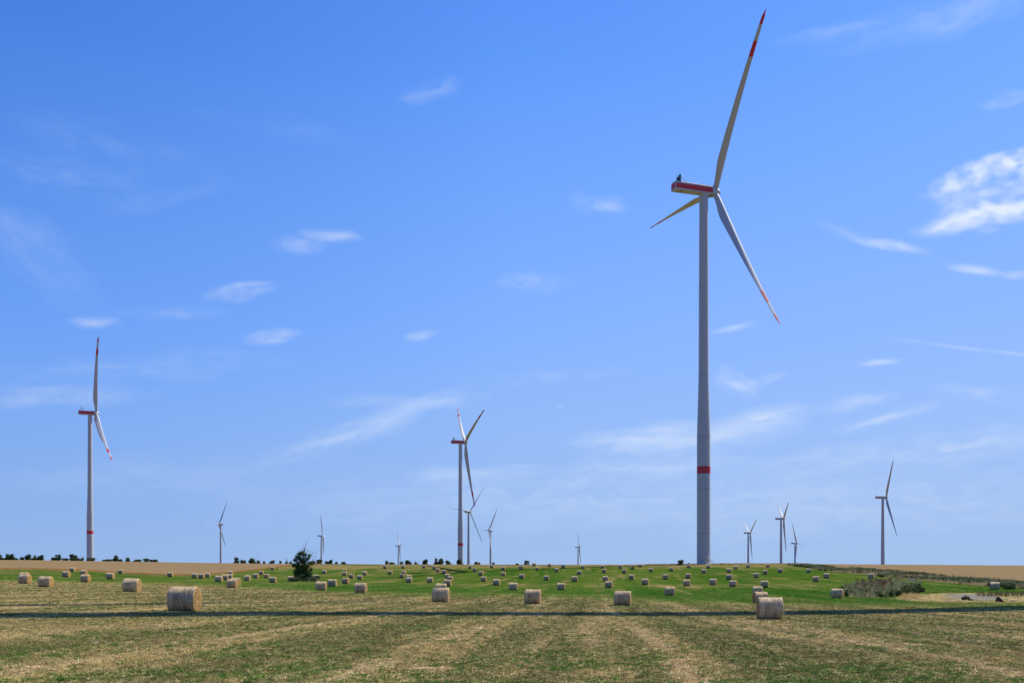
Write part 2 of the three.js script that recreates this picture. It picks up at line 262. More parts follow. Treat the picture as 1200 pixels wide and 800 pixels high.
function bladeGeometries(R, old) {
  const key = R + '_' + old;
  if (!bladeCache[key]) bladeCache[key] = old ? { body: loft(R, 0.02, 1, 30, true, true) } : { body: mergeGeometries([loft(R, 0.02, 0.753, 28), loft(R, 0.836, 0.92, 5)]), inner: loft(R, 0.753, 0.836, 4), tip: loft(R, 0.92, 1, 6, false, true) };
  return bladeCache[key];
}
function turbine({ label, x, z, hubY, heading, angle, R, tilt = 5, cone = 2.3, old = false, bandY, group, nacelle = 'box', tail = 14.2, girth = 1 }) {
  const t = thing('wind_turbine', label, 'wind turbine', group), gy = terrain(x, z) - 0.3, H = hubY - gy;
  t.position.set(x, gy, z); t.rotation.y = heading * Math.PI / 180;
  const k = old ? R / 45 : 1, half = old ? 1.55 * k : 1.75 * k, top = H - half;
  const prof = old ? [[2.1, 0], [1.25, top]] : [[2.80, 0], [2.76, 0.345 * top], [2.08, 0.51 * top], [1.78, top]].map(([r, y]) => [r * girth, y]);
  const tower = mesh('tower', new THREE.LatheGeometry(prof.flatMap(([r, y], i) => i && !old ? [new THREE.Vector2(mix(prof[i - 1][0], r, 0.5), mix(prof[i - 1][1], y, 0.5)), new THREE.Vector2(r, y)] : [new THREE.Vector2(r, y)]), 48), old ? greyPaint : paint, t);
  const radius = (y) => { for (let i = 1; i < prof.length; i++) if (y <= prof[i][1]) return mix(prof[i - 1][0], prof[i][0], (y - prof[i - 1][1]) / (prof[i][1] - prof[i - 1][1])); return prof[prof.length - 1][0]; };
  const ring = (y, h, p) => { const g = new THREE.CylinderGeometry(radius(y + h) + p, radius(y) + p, h, 48, 1, true); g.translate(0, y + h / 2, 0); return g; };
  if (!old) {
    mesh('red_band', ring(bandY - gy - 1.5, 3.0, 0.02), red, tower);
    for (const f of [0.085, 0.205, 0.345, 0.51, 0.75]) mesh('flange', ring(f * top, 0.26, 0.02), seam, tower);
    mesh('plinth', (() => { const g = new THREE.CylinderGeometry(3.6, 4.2, 0.5, 40); g.translate(0, 0.25, 0); return g; })(), concrete, tower);
  } else mesh('flange', ring(0.45 * top, 0.12, 0.012), seam, tower);
  // door with a landing and steps, turned to the camera side
  if (!old) {
    const a = heading * Math.PI / 180, spin = (g) => { g.rotateY(0.10 - a + Math.atan2(-x, -z) * 1.0); return g; };
    mesh('seam', spin(mergeGeometries([box(0.9, 0.145 * top, Math.sqrt(2.79 ** 2 - 0.81) - 0.05, 0.09, 0.12 * top, 0.14)])), seam, tower);
    mesh('door', spin(mergeGeometries([box(0.75, 4.05, 2.62, 1.05, 2.3, 0.35)])), std(.33, .35, .38, 0.5), tower);
    mesh('door_lamp', spin(box(0.75, 5.5, 2.66, 0.35, 0.2, 0.3)), dark, tower);
    const st = [box(0.75, 2.8, 3.3, 1.5, 0.1, 1.3)];
    for (let i = 0; i < 9; i++) st.push(box(0.75 + 0.55 + i * 0.26, 2.62 - i * 0.28, 3.5, 0.3, 0.06, 0.9));
    for (const dz of [3.02, 3.95]) { st.push(rod([1.3, 2.75, dz], [3.75, 0.2, dz], 0.07), rod([1.3, 3.75, dz], [3.75, 1.2, dz], 0.05), rod([0.05, 3.8, dz], [1.3, 3.8, dz], 0.05)); for (const px of [0.05, 1.35, 2.5, 3.7]) st.push(rod([px, Math.max(0.1, 2.75 - Math.max(0, px - 1.3) * 1.04) - 0.1, dz], [px, Math.max(0.1, 2.75 - Math.max(0, px - 1.3) * 1.04) + 1.0, dz], 0.04)); }
    mesh('steps', spin(mergeGeometries(st.map((g) => g.toNonIndexed()))), std(.60, .61, .62, 0.4, { metalness: 0.5 }), tower);
  }
  // nacelle
  const front = old ? 2.2 * k : 3.5, rear = old ? (nacelle === 'egg' ? 6.0 : 7.5) * k : tail, wide = old ? 3.2 * k : 3.8, tall = 2 * half, hubX = old ? 3.6 * k : 5.2;
  let body;
  if (nacelle === 'egg') { const pts = []; for (let i = 0; i <= 18; i++) { const q = i / 18; pts.push(new THREE.Vector2(half * 1.12 * Math.pow(Math.sin(Math.PI * mix(0.0, 0.80, q)), 0.6), -rear + (rear + front) * q)); } pts.push(new THREE.Vector2(0, front)); body = new THREE.LatheGeometry(pts, 28); body.rotateZ(-Math.PI / 2); body.translate(0, H, 0); }
  else { body = new RoundedBoxGeometry(front + rear, tall, wide, 4, old ? 0.5 * k : 0.28); const p = body.attributes.position; for (let i = 0; i < p.count; i++) { const q = (p.getX(i) / (front + rear)) + 0.5; if (old && q < 0.5 && p.getY(i) < 0) p.setY(i, p.getY(i) * mix(0.72, 1, q * 2)); if (q > 0.93) { p.setY(i, p.getY(i) * 0.95); p.setZ(i, p.getZ(i) * 0.93); } } body.computeVertexNormals(); body.translate((front - rear) / 2, H, 0); }
  const nac = mesh('nacelle', body, old ? greyPaint : paint, t);
  if (!old) {
    const y = H - half + 0.58 * tall * 0.83, h = 0.56 * tall;
    for (const s of [-1, 1]) mesh('red_stripe', box((front - rear) / 2 - 0.1, y, s * (wide / 2), front + rear - 0.8, h, 0.05), red, nac);
    mesh('red_stripe', box(-rear, y, 0, 0.05, h, wide - 0.5), red, nac);
    mesh('roof_edge', box((front - rear) / 2, H + half + 0.03, 0, front + rear - 1.2, 0.10, wide - 0.7), seam, nac);
    mesh('hatch', box(-rear + 3.2, H - half - 0.02, 0, 2.4, 0.08, 1.8), seam, nac);
    mesh('cooler', box(-rear + 2.5, H + half + 1.3, -0.85, 0.35, 2.5, 1.55), dark, nac); mesh('cooler', box(-rear + 2.5, H + half + 1.5, 0.85, 0.35, 2.9, 1.55), dark, nac);
    mesh('cooler_frame', mergeGeometries([rod([-rear + 2.5, H + half + 2.6, -1.7], [-rear + 2.5, H + half + 2.6, 1.7], 0.06), rod([-rear + 2.6, H + half + 2.5, 1.4], [-rear + 5.6, H + half, 1.4], 0.09), rod([-rear + 2.6, H + half + 2.5, -1.4], [-rear + 5.6, H + half, -1.4], 0.09)]), dark, nac);
    mesh('mast', rod([-rear + 2.5, H + half + 2.7, 1.0], [-rear + 2.5, H + half + 4.1, 1.0], 0.05), dark, nac); mesh('mast', rod([-rear + 2.4, H + half + 2.5, -1.3], [-rear + 2.4, H + half + 3.9, -1.3], 0.05), dark, nac);
    mesh('yaw_collar', (() => { const g = new THREE.CylinderGeometry(2.05, 1.85, 0.7, 40); g.translate(0, top - 0.2, 0); return g; })(), paint, nac);
  } else if (nacelle !== 'egg') mesh('mast', rod([-rear + 0.8, H + half, 0], [-rear + 0.8, H + half + 1.8 * k, 0], 0.07), dark, nac);
  // hub and blades
  const q = new THREE.Quaternion().setFromAxisAngle(new THREE.Vector3(0, 0, 1), tilt * Math.PI / 180), hr = old ? 1.6 * k : 2.15;
  const sp = []; for (let i = 0; i <= 16; i++) { const a = i / 16; sp.push(new THREE.Vector2(hr * Math.pow(Math.cos(a * Math.PI / 2), 0.55) + 0.001, mix(-hr * 0.95, hr * 1.35, Math.pow(a, 0.9)))); } sp.unshift(new THREE.Vector2(0.01, -hr * 0.95));
  const hg = new THREE.LatheGeometry(sp, 36); hg.rotateZ(-Math.PI / 2);
  const hub = mesh('hub', hg, old ? greyPaint : paint, t); hub.position.set(hubX, H, 0); hub.quaternion.copy(q);
  mesh('collar', (() => { const g = new THREE.CylinderGeometry(hr * 0.86, hr * 0.86, hubX - front + 0.2, 32); g.rotateZ(Math.PI / 2); g.translate(-(hubX - front) / 2 - 0.1, 0, 0); return g; })(), seam, hub);
  const bg = bladeGeometries(R, old);
  for (let i = 0; i < 3; i++) {
    const a = (angle + 120 * i) * Math.PI / 180, b = mesh('blade', bg.body, old ? paint : bladePaint, t);
    b.position.set(hubX, H, 0);
    b.quaternion.copy(q).multiply(new THREE.Quaternion().setFromAxisAngle(new THREE.Vector3(1, 0, 0), -a)).multiply(new THREE.Quaternion().setFromAxisAngle(new THREE.Vector3(0, 0, 1), -cone * Math.PI / 180));
    if (bg.inner) { mesh('red_band', bg.inner, red, b); mesh('red_tip', bg.tip, red, b); }
  }
  return t;
}
const tx = (px, D) => (px - 600) / F * D, hy = (py, D) => EYE + (EYE_ROW - py) / F * D;
const far = 'older grey wind turbines beyond the crest';
turbine({ label: 'huge wind turbine with red striped nacelle standing on the crest of the green meadow', x: tx(824.8, 425), z: -425, hubY: hy(223.2, 425), heading: 19.6, angle: 84.5, R: 68.2, tilt: 6.9, bandY: hy(551, 425) });
turbine({ label: 'tall wind turbine with red nacelle and tower ring behind the tan hilltop field', x: tx(105, 901), z: -901, hubY: hy(483.8, 901), heading: 24.2, angle: 105.2, R: 67, cone: 3.4, tail: 9.5, bandY: hy(623.8, 901) });
turbine({ label: 'tall wind turbine with red nacelle and red tower ring beside two smaller grey turbines', x: tx(539.5, 1040), z: -1040, hubY: hy(518, 1040), heading: 15.3, angle: 50.5, R: 67, cone: 3.6, tail: 9.5, bandY: hy(638, 1040) });
const olds = [
  ['plain grey wind turbine close beside the red banded one, blades spread wide', 549, 1380, 599.6, -53, 36.7, 'box'],
  ['grey wind turbine with rounded nacelle, the second beside the red banded turbine', 574.8, 1817, 621.5, 208, 35, 'egg'],
  ['grey wind turbine with rounded nacelle, alone behind the tan field', 258.3, 1717, 614.5, 163, 94.4, 'egg'],
  ['small grey wind turbine behind the lone leafy tree', 376.3, 1998, 627.8, 14.3, 23.7, 'box'],
  ['tiny grey wind turbine beside the skyline bushes, one blade along its tower', 466.7, 2438, 639.6, 14.2, 36.8, 'box'],
  ['tiny grey wind turbine alone on the bare skyline between the banded turbines', 677.5, 2538, 641.3, -1.8, 37.2, 'box'],
  ['middle sized of three grey wind turbines beside the huge one', 877.1, 1729, 624.4, 5.8, 58.9, 'box'],
  ['tallest of three grey wind turbines beside the huge one, upper blades in V', 915.6, 1392, 607.8, -3.1, 56.5, 'box'],
  ['shortest of three grey wind turbines beside the huge one', 931.9, 2066, 636.6, -29.5, 92, 'box'],
  ['grey wind turbine standing alone behind the wide brown field', 1034.9, 1062, 582.8, 2.5, 84.8, 'box'],
];
for (const [label, px, D, row, heading, angle, nacelle] of olds) turbine({ label, x: tx(px, D), z: -D, hubY: hy(row, D), heading, angle, R: 45, cone: 0, old: true, group: far, nacelle });
// the turbine beyond the right edge of the frame whose tower and blade throw the long shadows over the stubble
turbine({ label: 'wind turbine beside the gravel pad whose tower casts the long shadow across the stubble', x: 56, z: -99.5, hubY: 165, heading: 25, angle: 154, R: 75, cone: 3, bandY: 42, girth: 1.35 });

// ------------------------------------------------------------------ round straw bales
const BD = 1.3, BL = 1.3;
const strawSide = strokeTexture(1024, 512, 9000, { len: [14, 90], angle: 0, spread: 0.28, lo: 0.62, hi: 1.0, base: 0.80, mottle: 0.34, mx: 0.008, my: 0.045, seed: 21, tint: [1, 0.93, 0.76], tint2: [0.93, 0.9, 0.86] });
const strawEnd = strokeTexture(512, 512, 9000, { len: [6, 34], angle: 0, spread: 0.6, lo: 0.55, hi: 1.0, base: 0.68, mottle: 0.5, mx: 0.012, my: 0.05, seed: 22, tint: [1, 0.9, 0.66], tint2: [1, 0.94, 0.8] });
const wrapMats = [[.76, .64, .48], [.80, .70, .55], [.70, .60, .47]].map((c) => std(...c, 0.75, { map: strawSide.color, bumpMap: strawSide.height, bumpScale: 0.010 }));
const endMats = [[.74, .53, .30], [.78, .58, .35]].map((c) => std(...c, 0.9, { map: strawEnd.color, bumpMap: strawEnd.height, bumpScale: 0.03 }));
const straws = std(.62, .50, .30, 0.8);
function baleGeometries(seed, fuzz) {
  const r = rng(seed), N = 56, R = BD / 2, ns = seed * 13.7, cy = R - 0.03;
  const lump = (a, x) => 1 + (fbm(Math.cos(a) * 1.6 + ns, Math.sin(a) * 1.6 + x * 1.5, 3) - 0.5) * 0.13 + (vnoise(x * 9 + ns, 3) - 0.5) * 0.012;
  const put = (a, x, rad) => { let y = Math.cos(a) * rad, z = Math.sin(a) * rad; if (y < -R + 0.10) y = -R + 0.10 - (-R + 0.10 - y) * 0.45; return [x, y + cy - 0.02, z]; };
  // wrapped side with rounded shoulders
  const prof = [[-1, .955], [-.985, .985], [-.95, 1.0], [-.8, 1.005], [-.55, 1.0], [-.3, 1.006], [0, 1.0], [.3, 1.006], [.55, 1.0], [.8, 1.005], [.95, 1.0], [.985, .985], [1, .955]];
  const pos = [], uv = [], idx = [];
  prof.forEach(([px, pr]) => { for (let j = 0; j <= N; j++) { const a = j / N * 2 * Math.PI; pos.push(...put(a, px * BL / 2, R * pr * lump(a, px))); uv.push(a * R / 2.6, (px + 1) * BL / 2 / 1.3); } });
  for (let i = 0; i < prof.length - 1; i++) for (let j = 0; j < N; j++) { const a = i * (N + 1) + j, b = a + 1, c = a + N + 1, d = c + 1; idx.push(a, c, b, b, c, d); }
  const side = geo(pos, idx, uv), ends = [];
  for (const s of [-1, 1]) {
    const p = [], t = [], x = [], K = 9;
    for (let i = 0; i <= K; i++) for (let j = 0; j <= N; j++) {
      const a = j / N * 2 * Math.PI, q = i / K, rad = R * .955 * lump(a, s) * q, spiral = (fbm(q * 9 - a * 0.5 + ns, Math.cos(a) + ns, 2) - 0.5) * 0.05 * Math.min(1, (1 - q) * 6), bulge = 0.03 * (1 - q * q) - 0.05 * Math.exp(-q * q * 40);
      p.push(...put(a, s * (BL / 2 + bulge + spiral), rad)); t.push(a * 0.9, q * 0.9);
    }
    for (let i = 0; i < K; i++) for (let j = 0; j < N; j++) { const a = i * (N + 1) + j, b = a + 1, c = a + N + 1, d = c + 1; s > 0 ? x.push(a, b, c, b, d, c) : x.push(a, c, b, b, c, d); }
    ends.push(geo(p, x, t));
  }
  // loose straws standing off the surface
  const lp = [], li = [];
  for (let k = 0; k < fuzz; k++) {
    const onEnd = r() < 0.4, a = r() * 2 * Math.PI, L = 0.05 + 0.13 * r() * r(), w = 0.0035; let c, d;
    if (onEnd) { const s = r() < 0.5 ? -1 : 1; c = put(a, s * (BL / 2 + 0.02), R * .93 * Math.sqrt(r())); d = [s * (0.1 + r() * 0.8), r() - 0.5, r() - 0.5]; }
    else { const x = (r() - 0.5) * BL * 0.98; c = put(a, x, R * 1.0 * lump(a, 2 * x / BL)); const g = (r() - 0.5) * 2; d = [(r() - 0.5) * 0.9, Math.cos(a) * 0.35 - Math.sin(a) * g, Math.sin(a) * 0.35 + Math.cos(a) * g]; }
    if (c[1] < 0.05) continue;
    const v = new THREE.Vector3(...d).normalize(), side2 = new THREE.Vector3(r() - 0.5, r() - 0.5, r() - 0.5).cross(v).normalize().multiplyScalar(w), P = new THREE.Vector3(...c).addScaledVector(v, -0.01), Q = P.clone().addScaledVector(v, L), b = lp.length / 3;
    for (const o of [P.clone().add(side2), P.clone().sub(side2), Q.clone().add(side2), Q.clone().sub(side2)]) lp.push(o.x, o.y, o.z);
    li.push(b, b + 1, b + 2, b + 1, b + 3, b + 2);
  }
  return { side, ends, loose: fuzz ? geo(lp, li) : null };
}
const baleSets = [3, 7, 11, 19].map((s) => baleGeometries(s, 900));
const baleSpots = [[28.6,684.2,2],[27.8,679.0,0],[53.0,688.3,-1],[77.2,676.3,4],[84.6,669.8,4],[97.8,674.0,5],[99.6,682.0,2],[128.8,678.5,1],[141.2,672.3,0],[154.0,694.0,-1],[199.2,675.7,1],[215.6,716.5,3],[227.8,677.3,-3],[235.8,677.8,7],[242.7,676.5,-2],[256.1,682.0,2],[263.3,679.5,-7],[269.0,678.3,-1],[269.8,674.0,8],[271.5,689.0,-3],[275.5,686.5,8],[289.6,680.4,7],[299.9,677.3,16],[306.0,673.5,4],[312.2,677.3,8],[319.6,682.8,6],[319.6,668.0,15],[340.4,681.0,1],[370.1,678.7,4],[379.8,672.0,8],[376.0,692.5,0],[389.4,687.6,5],[405.0,684.0,14],[403.5,674.3,2],[403.5,671.0,3],[411.9,677.8,13],[422.4,695.5,5],[421.6,679.0,7],[427.4,674.0,7],[451.4,666.3,15],[457.2,673.0,14],[472.6,666.0,11],[473.1,673.4,12],[471.0,677.0,8],[479.1,682.8,4],[479.2,679.0,4],[496.8,665.6,10],[509.0,667.0,7],[513.2,670.0,12],[520.6,672.0,12],[524.0,677.2,7],[527.6,681.0,15],[524.5,687.0,11],[503.8,682.5,7],[516.5,695.0,1],[516.5,706.0,4],[551.1,666.2,12],[556.4,670.0,11],[563.6,674.0,17],[566.8,681.3,10],[576.5,665.5,18],[581.8,685.8,10],[589.8,667.7,13],[590.0,675.0,11],[601.5,692.0,7],[610.2,667.7,14],[611.6,678.0,13],[624.2,708.0,7],[625.9,663.4,10],[629.9,668.3,13],[644.1,664.2,11],[640.4,680.0,9],[652.5,670.0,10],[657.2,691.6,6],[660.0,665.8,10],[679.0,673.3,13],[673.5,681.3,8],[683.6,666.3,15],[706.3,666.0,12],[708.2,671.3,15],[709.6,681.0,11],[713.4,688.8,12],[727.4,666.0,23],[732.0,671.8,18],[729.8,710.0,11],[740.4,678.8,18],[740.9,667.6,80],[750.2,664.7,7],[756.1,685.2,13],[762.9,670.0,14],[785.2,698.3,12],[780.2,678.8,14],[787.0,669.2,20],[804.9,686.5,13],[806.9,677.5,19],[807.5,665.2,19],[825.2,671.7,16],[830.4,665.7,18],[835.9,685.2,19],[854.8,679.0,21],[854.5,671.0,18],[862.5,667.0,16],[859.8,687.5,34],[876.9,665.3,20],[886.5,677.0,16],[897.1,673.0,18],[900.1,664.8,20],[914.9,671.2,25],[896.2,688.5,18],[888.2,697.0,16],[891.1,707.3,-4],[902.1,726.3,6],[948.2,671.0,19],[956.4,681.8,21],[969.1,677.7,22],[981.5,701.5,24],[1021.0,678.0,24],[1166.0,691.0,16]];
const special = {
  11: 'largest round straw bale, on the stubble behind the shadow band, coiled end in the sun', 9: 'round straw bale on the stubble between the lone pair and the largest bale', 2: 'round straw bale in front of the pair of overlapping bales, coiled end lit',
  0: 'front round straw bale of the overlapping pair by the meadow edge', 1: 'round straw bale mostly hidden behind another at the meadow edge',
  55: 'round straw bale on the stubble with a second bale showing right behind it', 54: 'round straw bale peeping over the top of the bale before it', 67: 'round straw bale standing alone where green meadow meets stubble, between two alike', 84: 'round straw bale on the stubble edge under the huge turbine side of the rows',
  111: 'round straw bale standing in the long shadow band, front of the row of three', 110: 'round straw bale skewed behind the bale that stands in the shadow', 109: 'round straw bale third back behind the bale in the shadow band', 115: 'round straw bale beside the weed thicket', 117: 'round straw bale by the weedy verge below the brown field', 86: 'round straw bale turned end on near the crest', 27: 'round straw bale beside the shrub under the lone tree',
  19: 'front round straw bale of the overlapping two beside the green strip', 20: 'rear round straw bale of the overlapping two beside the green strip', 33: 'lower straw bale of the two lined up behind each other on the slope', 34: 'upper straw bale of the two lined up behind each other on the slope', 102: 'round straw bale on the meadow with its end face turned well round', 5: 'rear straw bale of the touching pair at the green strip', 6: 'front straw bale of the touching pair at the green strip',
  30: 'front round straw bale of the two at the meadow edge below the lone tree', 31: 'rear round straw bale of the two at the meadow edge below the lone tree', 36: 'round straw bale at the stubble edge right of the pair below the lone tree',
};
const rb = rng(77);
baleSpots.forEach(([px, py, turn], i) => {
  const p = ground(px, py), v = i % 4, set = baleSets[v];
  let label = special[i], group;
  if (!label) {
    const d = -p.z;
    if (px < 345 && d > 200) { label = 'small round straw bale on the meadow along the tan field'; group = 'bales along the tan field'; }
    else if (px < 345) { label = 'round straw bale on the green strip between stubble and tan field'; group = 'bales on the green strip'; }
    else if (d > 330) { label = 'tiny round straw bale near the dry crest of the meadow'; group = 'bales near the crest'; }
    else if (d > 190) { label = 'small round straw bale halfway up the green meadow'; group = 'bales halfway up the meadow'; }
    else { label = 'round straw bale low on the bright green meadow'; group = 'bales low on the meadow'; }
  }
  const b = thing('straw_bale', label, 'straw bale', group), k = 0.97 + 0.06 * rb();
  b.position.set(p.x, p.y, p.z);
  // lie with the slope
  const e = 0.6, nx = (terrain(p.x - e, p.z) - terrain(p.x + e, p.z)) / (2 * e), nz = (terrain(p.x, p.z - e) - terrain(p.x, p.z + e)) / (2 * e);
  const up = new THREE.Vector3(nx, 1, nz).normalize();
  b.quaternion.setFromUnitVectors(new THREE.Vector3(0, 1, 0), up).multiply(new THREE.Quaternion().setFromAxisAngle(new THREE.Vector3(0, 1, 0), -turn * Math.PI / 180));
  b.scale.set(k * (0.97 + 0.06 * rb()), k, k);
  mesh('wrap', set.side, wrapMats[Math.floor(rb() * 3)], b);
  const em = endMats[Math.floor(rb() * 2)];
  for (const g of set.ends) mesh('end_face', g, em, b);
  if (-p.z < 160) mesh('loose_straw', set.loose, straws, b).userData.kind = 'stuff';
});
{ // one more bale stands on the skyline itself
  const u = (561 - 600) / F, z = 436, b = thing('straw_bale', 'weathered brown straw bale standing on the skyline beside a small bush', 'straw bale');
  b.position.set(u * z, terrain(u * z, -z), -z); b.rotation.y = -0.25;
  mesh('wrap', baleSets[0].side, wrapMats[2], b); for (const g of baleSets[0].ends) mesh('end_face', g, endMats[0], b);
}
// ------------------------------------------------------------------ trees and bushes
const leafMat = (c) => new THREE.MeshPhysicalMaterial({ color: new THREE.Color().setRGB(...c), roughness: 0.9, specularIntensity: 0.2, transmission: 0.25, thickness: 0, side: THREE.DoubleSide, vertexColors: true });
const barkMat = std(.09, .07, .055, 0.95), twigMat = std(.16, .14, .12, 0.95);
function leafCloud(r, clumps, count, size, tint = 0.35) {     // clumps: [x, y, z, rx, ry, rz]
  const pos = [], idx = [], col = [], vol = clumps.map((c) => c[3] * c[4] * c[5] + 0.02), sum = vol.reduce((a, b) => a + b, 0);
  const A = new THREE.Vector3(), B = new THREE.Vector3(), Nn = new THREE.Vector3();
  clumps.forEach((c, ci) => {
    const n = Math.round(count * vol[ci] / sum), shade = 1 - tint / 2 + tint * r();
    for (let k = 0; k < n; k++) {
      const th = r() * 2 * Math.PI, cp = 2 * r() - 1, sp = Math.sqrt(1 - cp * cp), rad = Math.pow(r(), 0.45) * (0.8 + 0.4 * r());
      const x = c[0] + c[3] * rad * sp * Math.cos(th), y = c[1] + c[4] * rad * cp, z = c[2] + c[5] * rad * sp * Math.sin(th);
      Nn.set(sp * Math.cos(th) + (r() - .5) * 1.6, cp + 0.4 + (r() - .5) * 1.6, sp * Math.sin(th) + (r() - .5) * 1.6).normalize();
      A.set(r() - .5, r() - .5, r() - .5).cross(Nn).normalize(); B.copy(Nn).cross(A);
      const s = size * (0.6 + 0.8 * r()), t = s * (0.45 + 0.3 * r()), b = pos.length / 3, v = shade * (0.8 + 0.4 * r());
      pos.push(x - A.x * s, y - A.y * s, z - A.z * s, x + B.x * t, y + B.y * t, z + B.z * t, x + A.x * s, y + A.y * s, z + A.z * s, x - B.x * t, y - B.y * t, z - B.z * t);
      for (let q = 0; q < 4; q++) col.push(v, v, v * (0.8 + 0.2 * shade));
      idx.push(b, b + 1, b + 2, b, b + 2, b + 3);
    }
  });
  return geo(pos, idx, null, col);
}
function limbs(r, base, dir, len, rad, depth, out, tips, spread = 0.7, up = 0.25) {
  let p = new THREE.Vector3(...base), d = dir.clone().normalize(); const n = 3;
  for (let k = 0; k < n; k++) {
    const q = p.clone().addScaledVector(d, len / n), r1 = rad * (1 - 0.5 * k / n), r2 = rad * (1 - 0.5 * (k + 1) / n);
    out.push(rod(p.toArray(), q.toArray(), r1, depth > 1 ? 7 : 4, r2).toNonIndexed());
    p = q; d.add(new THREE.Vector3((r() - .5) * 0.5, (r() - .35) * 0.3, (r() - .5) * 0.5)).normalize();
    if (depth > 0 && k > 0) for (let b = 0; b < 2; b++) limbs(r, p.toArray(), d.clone().add(new THREE.Vector3((r() - .5) * 2 * spread, up + (r() - .4) * spread, (r() - .5) * 2 * spread)), len * (0.5 + 0.3 * r()), rad * 0.5, depth - 1, out, tips, spread, up);
  }
  tips.push(p);
}
// distant trees: five shapes, copied with their own size and turn
const distantLeaf = [leafMat([.050, .085, .028]), leafMat([.070, .098, .036]), leafMat([.085, .098, .052])];
function treeShape(seed, h, w, kind, low = 0.15) {
  const r = rng(seed), g = new THREE.Group(), wood = [], tips = [];
  limbs(r, [0, -0.3, 0], new THREE.Vector3((r() - .5) * .2, 1, (r() - .5) * .2), h * 0.55, h * 0.028, 2, wood, tips, 0.8, 0.3);
  mesh('trunk', mergeGeometries(wood), barkMat, g);
  const cl = [], n = 9 + Math.floor(r() * 5);
  for (let k = 0; k < n; k++) { const a = r() * 6.28, q = r(), y = h * mix(low + 0.12, 0.86, q), rr = w * 0.5 * Math.sqrt(Math.max(0.12, 1 - Math.pow(Math.abs(q - 0.38) / 0.72, 2))) * 0.62; cl.push([Math.cos(a) * rr, y, Math.sin(a) * rr, w * (0.17 + 0.1 * r()), h * (0.10 + 0.06 * r()), w * (0.17 + 0.1 * r())]); }
  cl.push([0, h * 0.45, 0, w * 0.28, h * 0.28, w * 0.28]);
  mesh('crown', leafCloud(r, cl, 1500, w * 0.058), distantLeaf[kind], g);
  g.userData.h = h; return g;
}
const shapes = [treeShape(101, 10, 8, 0), treeShape(102, 10, 7, 1), treeShape(103, 10, 9, 0), treeShape(104, 10, 6, 2), treeShape(105, 10, 10, 1, 0.05), treeShape(106, 10, 16, 0, 0)];
function skylineTree(x0, x1, row, D, shape, label, group, category = 'tree', name = 'distant_tree') {
  const px = (x0 + x1) / 2, X = tx(px, D), base = terrain(X, -D) - 0.2, top = hy(row, D), h = Math.max(1.2, top - base), w = (x1 - x0) / F * D, g = shapes[shape].clone();
  g.name = numbered(name); tag(g, label, category, group); g.position.set(X, base, -D);
  const sw = [8, 7, 9, 6, 10, 16][shape]; g.scale.set(w / sw * 1.12, h / 9.6, w / sw * 1.12); g.rotation.y = (px * 7.3) % 6.28; scene.add(g); return g;
}
const lT = 'dark broadleaf tree in the row behind the tan hilltop field', lB = 'low dark bush in the row behind the tan hilltop field', lG = 'trees behind the tan hilltop field', lH = 'bushes behind the tan hilltop field';
for (const [a, b, y, s] of [[-3, 2.2, 649.8, 0], [5.5, 11.5, 649.2, 0], [10.5, 18.3, 648.8, 2], [29, 36.3, 649, 2], [37.3, 43.5, 651, 0], [43.6, 51, 649.8, 2], [63.5, 71, 649.7, 0], [79.5, 89.8, 648.8, 2], [92.3, 97.6, 651.8, 3], [130.6, 138.2, 650.3, 2], [146.5, 152.6, 653.4, 0], [-14, -5, 649, 2], [-26, -18, 650, 1]]) skylineTree(a, b, y, 690, s, lT, lG);
for (const [a, b, y] of [[22.5, 29, 652.6], [0, 8, 653.6], [16, 21, 654], [58.8, 64, 652.8], [70.5, 80, 653.9], [100.5, 113, 653.4], [118.5, 125, 655.6], [123.5, 131, 654.9], [137.5, 144, 654.9], [155, 168, 655.3], [166.5, 175, 654.2], [173.5, 185, 655.3], [32, 46, 653.5], [84, 94, 653.8]]) skylineTree(a, b, y, 690, a % 2 < 1 ? 4 : 5, lB, lH, 'bush', 'distant_bush');
const mT = 'small dark tree on the skyline between the tan field and the lone tree', mG = 'skyline trees left of the lone tree';
for (const [a, b, y, s] of [[273, 280.8, 653.2, 0], [280, 288.8, 655.9, 4], [291, 302, 653.6, 2], [300, 305, 656.3, 4], [307.5, 311.5, 657.3, 4], [315, 322, 655.9, 1], [325.3, 330.3, 656.6, 1], [333.8, 338.5, 655.4, 3], [337.5, 342.5, 657.8, 4]]) skylineTree(a, b, y, 800, s, mT, mG);
const bT = 'small bush on the skyline just past the lone tree', bG = 'skyline bushes past the lone tree';
for (const [a, b, y, s] of [[362, 370, 657, 4], [370, 378.5, 655.3, 4], [379.8, 385, 657.4, 4], [384.3, 391.3, 655.6, 2], [392, 396, 658.2, 4], [398.8, 405.3, 658, 4]]) skylineTree(a, b, y, 760, s, bT, bG, 'bush', 'distant_bush');
const cT = 'leafy tree on the skyline near the banded turbine foot', cG = 'skyline trees near the banded turbine';
for (const [a, b, y, s] of [[450, 456.5, 657.3, 0], [455, 463, 658.5, 4], [467.5, 474.5, 657.6, 1], [474.3, 483.2, 655.8, 2], [485.3, 491.7, 656.6, 3], [494.8, 502.8, 654.9, 2], [508.3, 513.5, 654.3, 0], [511, 519.8, 653.8, 2], [521.3, 529.3, 656.2, 1], [534.8, 543.3, 654.8, 2], [555.5, 561, 658, 4], [576, 580.3, 658.8, 4], [603.5, 608.8, 659.8, 4], [613.8, 620.8, 656.7, 0]]) skylineTree(a, b, y, 780, s, cT, cG);
